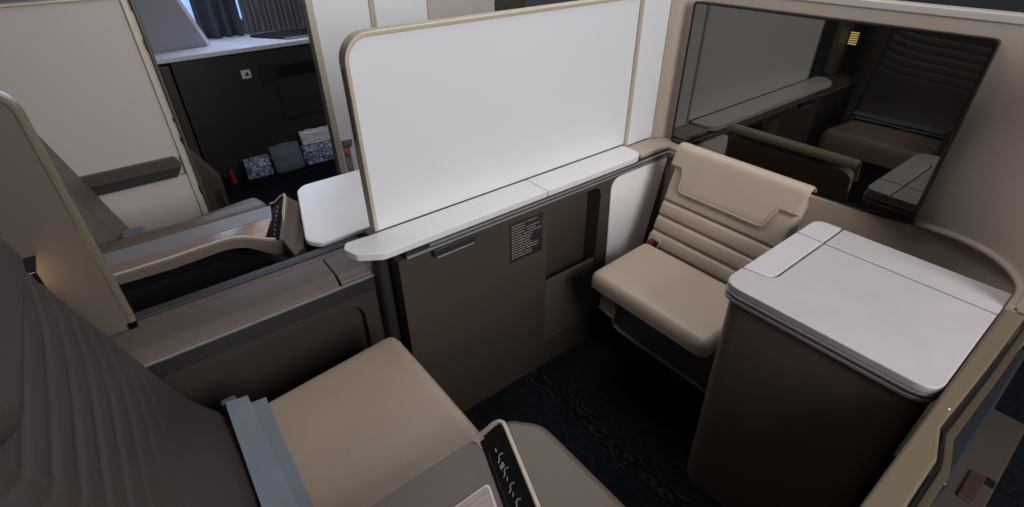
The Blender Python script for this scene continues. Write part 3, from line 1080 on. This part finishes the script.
e_ = EDGE[:-2]
wn_ = [(-1.561, y, z - 0.001) for y, z in e_]
wf_ = [(-1.610, y + (0.045 if k > 2 else 0), 0.640) for k, (y, z) in enumerate(e_)]
sheet('wood_strip', wn_, wf_, 'wood', na)
sheet('silver_band', [(-1.6115, y, 0.641) for _, y, _ in wf_], [(-1.687, y + (0.02 if k > 2 else 0), 0.642) for k, (_, y, _) in enumerate(wf_)], 'armsilver', na)
# fin
a0, a1 = Vector((-1.548, 0.243, 0.600)), Vector((-1.655, 0.300, 0.650))
b0, b1 = Vector((-1.528, 0.268, 0.600)), Vector((-1.640, 0.341, 0.682))
bm = bmesh.new()
q1 = [bm.verts.new(p) for p in (a0, a1, b1, b0)]
q2 = [bm.verts.new(p + Vector((0.004, 0.010, -0.004))) for p in (a0, a1, b1, b0)]
bm.faces.new(q1); bm.faces.new(q2[::-1])
for i in range(4):
    bm.faces.new((q1[i], q1[(i + 1) % 4], q2[(i + 1) % 4], q2[i]))
nf = link('control_fin', bm, 'black', na)
bm = bmesh.new()
for k in range(7):
    p = a0 + (b0 - a0) * 0.5 + ((a1 + b1) / 2 - (a0 + b0) / 2) * (0.12 + 0.12 * k) + Vector((0.001, -0.002, 0.002))
    bbox(bm, p.x - .003, p.x + .003, p.y - .001, p.y + .001, p.z - .002, p.z + .002)
link('control_icons', bm, 'silver', nf)
# block that backs the fin and runs under the table
bm = bmesh.new()
T0, T1 = Vector((-1.532, 0.276, 0.590)), Vector((-1.642, 0.349, 0.680))
pts_ = [T0, T1, Vector((-1.70, 0.42, 0.638)), Vector((-1.532, 0.34, 0.600)), Vector((-1.70, 0.42, 0.5)), Vector((-1.532, 0.34, 0.531)), Vector((-1.532, 0.276, 0.536)), Vector((-1.642, 0.349, 0.5))]
tp = [bm.verts.new(p) for p in (T0, T1, Vector((-1.625, 0.395, 0.632)), Vector((-1.38, 0.298, 0.632)), Vector((-1.40, 0.275, 0.60)))]
bt = [bm.verts.new(p) for p in (Vector((-1.532, 0.276, 0.536)), Vector((-1.642, 0.349, 0.50)), Vector((-1.625, 0.415, 0.50)), Vector((-1.36, 0.300, 0.56)), Vector((-1.40, 0.275, 0.545)))]
bm.faces.new(tp); bm.faces.new(bt[::-1])
for i in range(5):
    bm.faces.new((tp[i], tp[(i + 1) % 5], bt[(i + 1) % 5], bt[i]))
link('front_block', bm, 'taupe2', na, bevel=0.003)
sweep('champagne_edge', [(-1.541, y, z + 0.003) for y, z in EDGE] + [(-1.545, 0.280, 0.603), (-1.570, 0.297, 0.625), (-1.637, 0.341, 0.683), (-1.648, 0.342, 0.686), (-1.662, 0.330, 0.675), (-1.675, 0.312, 0.655), (-1.69, 0.300, 0.648)], rectp(0.009, 0.006), 'shell', na, bevel=0.002)

# white side table
nt_ = prism('side_table', rp([(-1.325, 0.335), (-1.325, 0.85), (-1.735, 0.85), (-1.735, 0.425), (-1.700, 0.395), (-1.365, 0.305)], [.02, .02, .02, .04, .03, .04], 8), 'xy', 0.6415, 0.660, 'solid', bevel=0.006, seg=3)
tag(nt_, 'white side table with rounded corners left of the privacy screen', 'table')
nb = thing('table_support', 'taupe support cabinet under the white side table of the neighbouring suite', 'cabinet', (-1.53, 0.62, 0.0))
box('body', -1.72, -1.36, 0.425, 0.84, 0.0, 0.600, 'taupe', nb, bevel=0.004)
box('table_track', -1.72, -1.36, 0.42, 0.84, 0.601, 0.638, 'dgrey', nb, bevel=0.003)

# neighbouring seat
ns = thing('neighbour_seat', 'brown seat of the neighbouring suite half hidden behind the beige shell', 'seat', (-2.0, 0.0, 0.0))
pad('seat_cushion', (-2.08, -0.12, 0.40), (1, 0, 0), cu, cn, 0.30, 0.47, 0.085, 0.03, 0.05, 'leatherbr', ns, None, nu=12, nv=12)
pad('backrest', (-2.07, -0.16, 0.44), (1, 0, 0), sv, sn, 0.30, 0.62, 0.085, 0.035, 0.05, 'leatherbr', ns, None, nu=20, nv=16)
prism('seat_wing', rp([(-0.25, 0.50), (0.31, 0.52), (0.315, 0.585), (0.290, 0.640), (-0.25, 0.640)], [0, .02, .02, .02, 0], 5), 'yz', -1.765, -1.705, 'leatherbr', ns, bevel=0.012, seg=4)
box('belt_buckle', -1.835, -1.775, -0.115, -0.055, 0.590, 0.632, 'buckle', ns, bevel=0.006)
box('belt_strap', -1.83, -1.78, -0.053, 0.03, 0.590, 0.600, 'belt', ns, bevel=0.002)

# aft sliding door of the neighbouring suite with pocket handle
ad = thing('suite_door', 'white suite door with taupe recessed handle, at upper left', 'door', (-2.12, -0.2, 0.0))
AX = -2.105


def adoor():
    oy0, oy1, oz0, oz1 = -0.70, 0.130, 0.05, 1.238
    hy0, hy1, hz0, hz1 = -0.45, 0.126, 0.655, 0.725
    bm = bmesh.new()
    # front skin pieces around the handle recess
    bbox(bm, AX - 0.035, AX, oy0, oy1, oz0, hz0)
    bbox(bm, AX - 0.035, AX, oy0, oy1, hz1, oz1)
    bbox(bm, AX - 0.035, AX, oy0, hy0, hz0, hz1)
    bbox(bm, AX - 0.035, AX - 0.022, hy0, oy1, hz0, hz1)
    link('panel', bm, 'warmwhite', ad)
    prism('handle_upper', rp([(-0.45, 0.690), (0.120, 0.690), (0.125, 0.704), (0.112, 0.733), (-0.45, 0.733)], [0, .004, .004, .006, 0], 4), 'yz', AX + 0.001, AX + 0.014, 'taupe', ad, bevel=0.003)
    prism('handle_recess', rp([(-0.45, 0.655), (0.100, 0.655), (0.124, 0.6895), (-0.45, 0.6895)], [0, .006, .004, 0], 4), 'yz', AX + 0.0005, AX + 0.006, 'dgrey', ad, bevel=0.001)
    frame = thing
    box('edge_frame', AX - 0.040, AX + 0.006, 0.131, 0.149, 0.05, 1.242, 'gold', ad, bevel=0.003)
    box('top_frame', AX - 0.040, AX + 0.006, -0.70, 0.130, 1.2385, 1.247, 'gold', ad, bevel=0.003)
    bm = bmesh.new()
    for (a, b) in ((1.12, 1.20), (0.86, 1.08), (0.79, 0.84), (0.60, 0.76), (0.42, 0.56)):
        bbox(bm, AX - 0.034, AX + 0.002, 0.1492, 0.154, a, b)
    link('edge_catches', bm, 'silver', ad)


adoor()
aj = thing('door_edge_post', 'champagne door post with dark slot behind the white suite door', 'post', (-2.13, 0.16, 0.0))
box('post', AX - 0.055, AX - 0.006, 0.157, 0.168, 0.0, 1.242, 'golddark', aj, bevel=0.002)
box('slot', AX - 0.052, AX - 0.010, 0.1682, 0.170, 0.45, 0.62, 'black', aj, bevel=0)

# forward white door / partition
fd = thing('forward_suite_door', 'white forward door panel with latch plate seen left of the privacy screen', 'door', (-2.12, 1.0, 0.0))
box('panel', AX - 0.03, AX, 0.716, 1.55, 0.43, 1.238, 'white', fd, bevel=0.001)
box('lower_panel', AX - 0.03, AX - 0.004, 0.716, 1.55, 0.0, 0.428, 'taupe2', fd, bevel=0.001)
box('edge_frame', AX - 0.04, AX + 0.006, 0.688, 0.7145, 0.0, 1.242, 'gold', fd, bevel=0.003)
box('seam_strip', AX + 0.0002, AX + 0.006, 0.935, 0.958, 0.43, 1.238, 'gold', fd, bevel=0.001)
box('seam_line', AX + 0.0002, AX + 0.003, 1.195, 1.199, 0.43, 1.238, 'gold', fd, bevel=0)
box('beige_panel', AX + 0.0002, AX + 0.003, 1.2, 1.55, 0.43, 1.236, 'warmwhite', fd, bevel=0)
box('latch_plate', AX + 0.0002, AX + 0.008, 0.722, 0.765, 0.612, 0.640, 'grey', fd, bevel=0.002)
box('lower_strip', AX + 0.0002, AX + 0.003, 0.722, 0.752, 0.44, 0.610, 'silver', fd, bevel=0.001)
bm = bmesh.new()
bmesh.ops.create_cone(bm, cap_ends=True, segments=16, radius1=0.011, radius2=0.010, depth=0.004, matrix=Matrix.Translation((AX + 0.0055, 0.738, 0.583)) @ Matrix.Rotation(R(90), 4, 'Y'))
link('orange_dot', bm, 'orange', fd)
# shell end cap dark bit beyond
tag(box('forward_monument', -2.6, -2.06, 1.62, 1.70, 0.0, 1.3, 'golddark', bevel=0.004), 'dark bronze monument panel beyond the beige door panel, top centre', 'partition')

# ================================================================== FAR WINDOW-SIDE SUITE
fc = thing('far_cabinet', 'dark cabinet front with placard and recess under the white counter by the windows', 'cabinet', (-3.7, 1.0, 0.0))
CX = -3.6
box('body', -4.04, CX, 0.345, 2.1, 0.0, 0.745, 'farcab', fc, bevel=0.003)
box('side_post', CX - 0.05, CX + 0.05, 0.285, 0.330, 0.0, 0.735, 'taupe', fc, bevel=0.004)
box('side_return', -4.04, CX - 0.06, 0.15, 0.335, 0.0, 0.735, 'taupe', fc, bevel=0.003)
frame_prism('recess_frame', rp([(0.885, 0.30), (1.35, 0.30), (1.35, 0.655), (0.885, 0.655)], 0.01), rp([(0.90, 0.315), (1.335, 0.315), (1.335, 0.64), (0.90, 0.64)], 0.008), 'yz', CX + 0.0002, CX + 0.008, 'dgrey', fc)
box('recess_top', CX + 0.0002, CX + 0.004, 0.90, 1.335, 0.565, 0.64, 'black', fc, bevel=0)
box('placard', CX + 0.0002, CX + 0.002, 0.800, 0.880, 0.53, 0.665, 'placard', fc, bevel=0)
bm = bmesh.new()
for k in range(8):
    bbox(bm, CX + 0.002, CX + 0.0025, 0.807, 0.80 + random.uniform(.04, .072), 0.65 - k * 0.016, 0.655 - k * 0.016)
link('printed_text', bm, 'dgrey', fc)
sg = box('sticker', CX + 0.0002, CX + 0.002, 0.698, 0.752, 0.595, 0.645, 'icon', fc, bevel=0)
bm = bmesh.new()
tri = [(0.715, 0.610), (0.745, 0.610), (0.732, 0.636)]
lo = [bm.verts.new((CX + 0.0021, a, b)) for a, b in tri]
hi = [bm.verts.new((CX + 0.0028, a, b)) for a, b in tri]
bm.faces.new(lo); bm.faces.new(hi)
for i in range(3):
    bm.faces.new((lo[i], lo[(i + 1) % 3], hi[(i + 1) % 3], hi[i]))
link('sticker_triangle', bm, 'black', sg)
box('dark_plate', CX + 0.0002, CX + 0.003, 0.54, 0.70, 0.705, 0.738, 'dgrey', fc, bevel=0)

fk = prism('window_counter', rp([(CX + 0.02, 0.15), (CX + 0.02, 2.1), (-4.04, 2.1), (-4.04, 0.15)], [0.03, 0, 0, 0]), 'xy', 0.748, 0.776, 'farwhite', bevel=0.005)
tag(fk, 'long white counter catching blue daylight below the curtained window', 'counter')
tbm = thing('tablet', 'thin black tablet lying at the back of the white counter by the curtain', 'tablet', (-3.8, 1.05, 0.777))
prism('slab', rp([(-3.88, 0.86), (-3.66, 1.02), (-3.66, 1.36), (-3.88, 1.36)], 0.01), 'xy', 0.777, 0.792, 'black', tbm, bevel=0.002)
prism('edge_hinge', rp([(-3.655, 1.02), (-3.640, 1.02), (-3.640, 1.36), (-3.655, 1.36)], 0.003), 'xy', 0.778, 0.788, 'silver', tbm, bevel=0.001)

# lavender side screen above the counter
lv = thing('lavender_partition', 'pale lavender partition with thin light edge standing on the counter', 'partition', (-3.75, 0.35, 0.777))
prism('panel', [(-0.30, 0.777), (0.595, 0.777), (0.46, 1.17), (-0.30, 1.17)], 'yz', -3.80, -3.775, 'lav', lv, bevel=0.002)
sweep('edge', [(-3.787, 0.600, 0.780), (-3.787, 0.465, 1.17)], rectp(0.012, 0.030), 'farwhite', lv, up=Vector((0, 1, 0)))


def curtain(name, label, yA, yB, x, depth, pitch_, z0_, z1_, m, seed):
    rnd = random.Random(seed)
    bm = bmesh.new()
    n = int((yB - yA) / pitch_ * 12)
    ph = 0
    pts_ = []
    for i in range(n + 1):
        y = yA + (yB - yA) * i / n
        a = 2 * math.pi * (y - yA) / pitch_
        pts_.append((x + depth * math.sin(a + 0.5 * math.sin(a * 0.37 + seed)), y))
    rows = []
    for z_, kk in ((z0_, 1.0), ((z0_ + z1_) / 2, 0.85), (z1_, 0.75)):
        rows.append([bm.verts.new((x + (p[0] - x) * kk, p[1], z_)) for p in pts_])
    for rI in range(2):
        for i in range(n):
            bm.faces.new((rows[rI][i], rows[rI][i + 1], rows[rI + 1][i + 1], rows[rI + 1][i]))
    o = link(name, bm, m)
    s = o.modifiers.new('solid', 'SOLIDIFY')
    s.thickness = 0.004
    return tag(o, label, 'curtain')


M['curt1'] = mat('dark_grey_curtain', (70, 70, 78), 0.9, bump=0.3, bscale=400)
M['curt2'] = mat('mid_grey_curtain', (122, 118, 122), 0.9, bump=0.3, bscale=400)
curtain('window_curtain', 'dark grey pleated window curtain left of the lighter ribbed one', 0.60, 0.855, -3.97, 0.022, 0.075, 0.78, 1.6, 'curt1', 1)
curtain('window_curtain', 'lighter grey finely ribbed window curtain above the tablet', 0.875, 1.9, -3.975, 0.010, 0.034, 0.78, 1.6, 'curt2', 2)

# beige aisle-side shell of the far suite
fs = thing('far_armrest_shell', 'rounded brown armrest shell seen through the door opening', 'armrest', (-2.95, 0.1, 0.0))
prism('shell', rp([(-0.30, 0.0), (0.318, 0.0), (0.322, 0.30), (0.285, 0.375), (0.205, 0.52), (0.05, 0.62), (-0.30, 0.62)], [0, 0, .03, .04, .05, .08, 0], 6), 'yz', -2.96, -2.88, 'leatherbr', fs, bevel=0.02, seg=4)
box('dark_insert', -2.879, -2.876, 0.265, 0.300, 0.06, 0.24, 'brown', fs, bevel=0)


# bags on the floor
def bagmesh(x0, x1, y0, y1, z1, seed, lean=0.0):
    rnd = random.Random(seed)
    bm = bmesh.new()
    bmesh.ops.create_cube(bm, size=2.0)
    bmesh.ops.subdivide_edges(bm, edges=bm.edges, cuts=7, use_grid_fill=True)
    for v in bm.verts:
        c = v.co
        q = Vector((c.x, c.y, c.z))
        sq = 1 - 0.18 * (max(abs(q.y), abs(q.z)) ** 4) * abs(q.x)
        x = (x0 + x1) / 2 + (x1 - x0) / 2 * q.x * (1 - 0.45 * (q.y ** 4)) * (1 - 0.3 * max(0, q.z) ** 2)
        y = (y0 + y1) / 2 + (y1 - y0) / 2 * q.y
        z = z1 * (q.z + 1) / 2
        j = 0.006 if v.co.z > -0.9 else 0
        v.co = (x + rnd.uniform(-j, j) + lean * z, y + rnd.uniform(-j, j), max(0.0, z + rnd.uniform(-j, j)))
    return bm


b1 = tag(link('patterned_bag', bagmesh(-3.53, -3.47, 0.545, 0.70, 0.115, 3, -.3), 'pattern'), 'small blue patterned packet on the dark floor, left of the crumpled plastic', 'bag')
b2 = thing('pillow_packet', 'larger packet of white and blue patterned pillows by the cabinet', 'bag', (-3.5, 1.02, 0.0))
link('patterned_part', bagmesh(-3.53, -3.46, 0.925, 1.19, 0.115, 5, -.3), 'pattern', b2)
bm = bagmesh(-3.53, -3.50, 0.945, 1.15, 0.085, 6, -.2)
for v in bm.verts:
    v.co.z += 0.119
    v.co.x -= 0.03
link('white_part', bm, 'farwhite', b2)
b3 = tag(link('plastic_wrap', bagmesh(-3.53, -3.45, 0.72, 0.905, 0.16, 8, -.2), 'clear'), 'crumpled clear plastic wrapping between the two patterned packets', 'plastic')
bm = bmesh.new()
bmesh.ops.create_cone(bm, cap_ends=True, segments=12, radius1=0.022, radius2=0.010, depth=0.09, matrix=Matrix.Translation((-3.50, 0.455, 0.045)))
tag(link('red_tag', bm, 'red'), 'small red cone-shaped tag on the floor by the packets', 'tag')
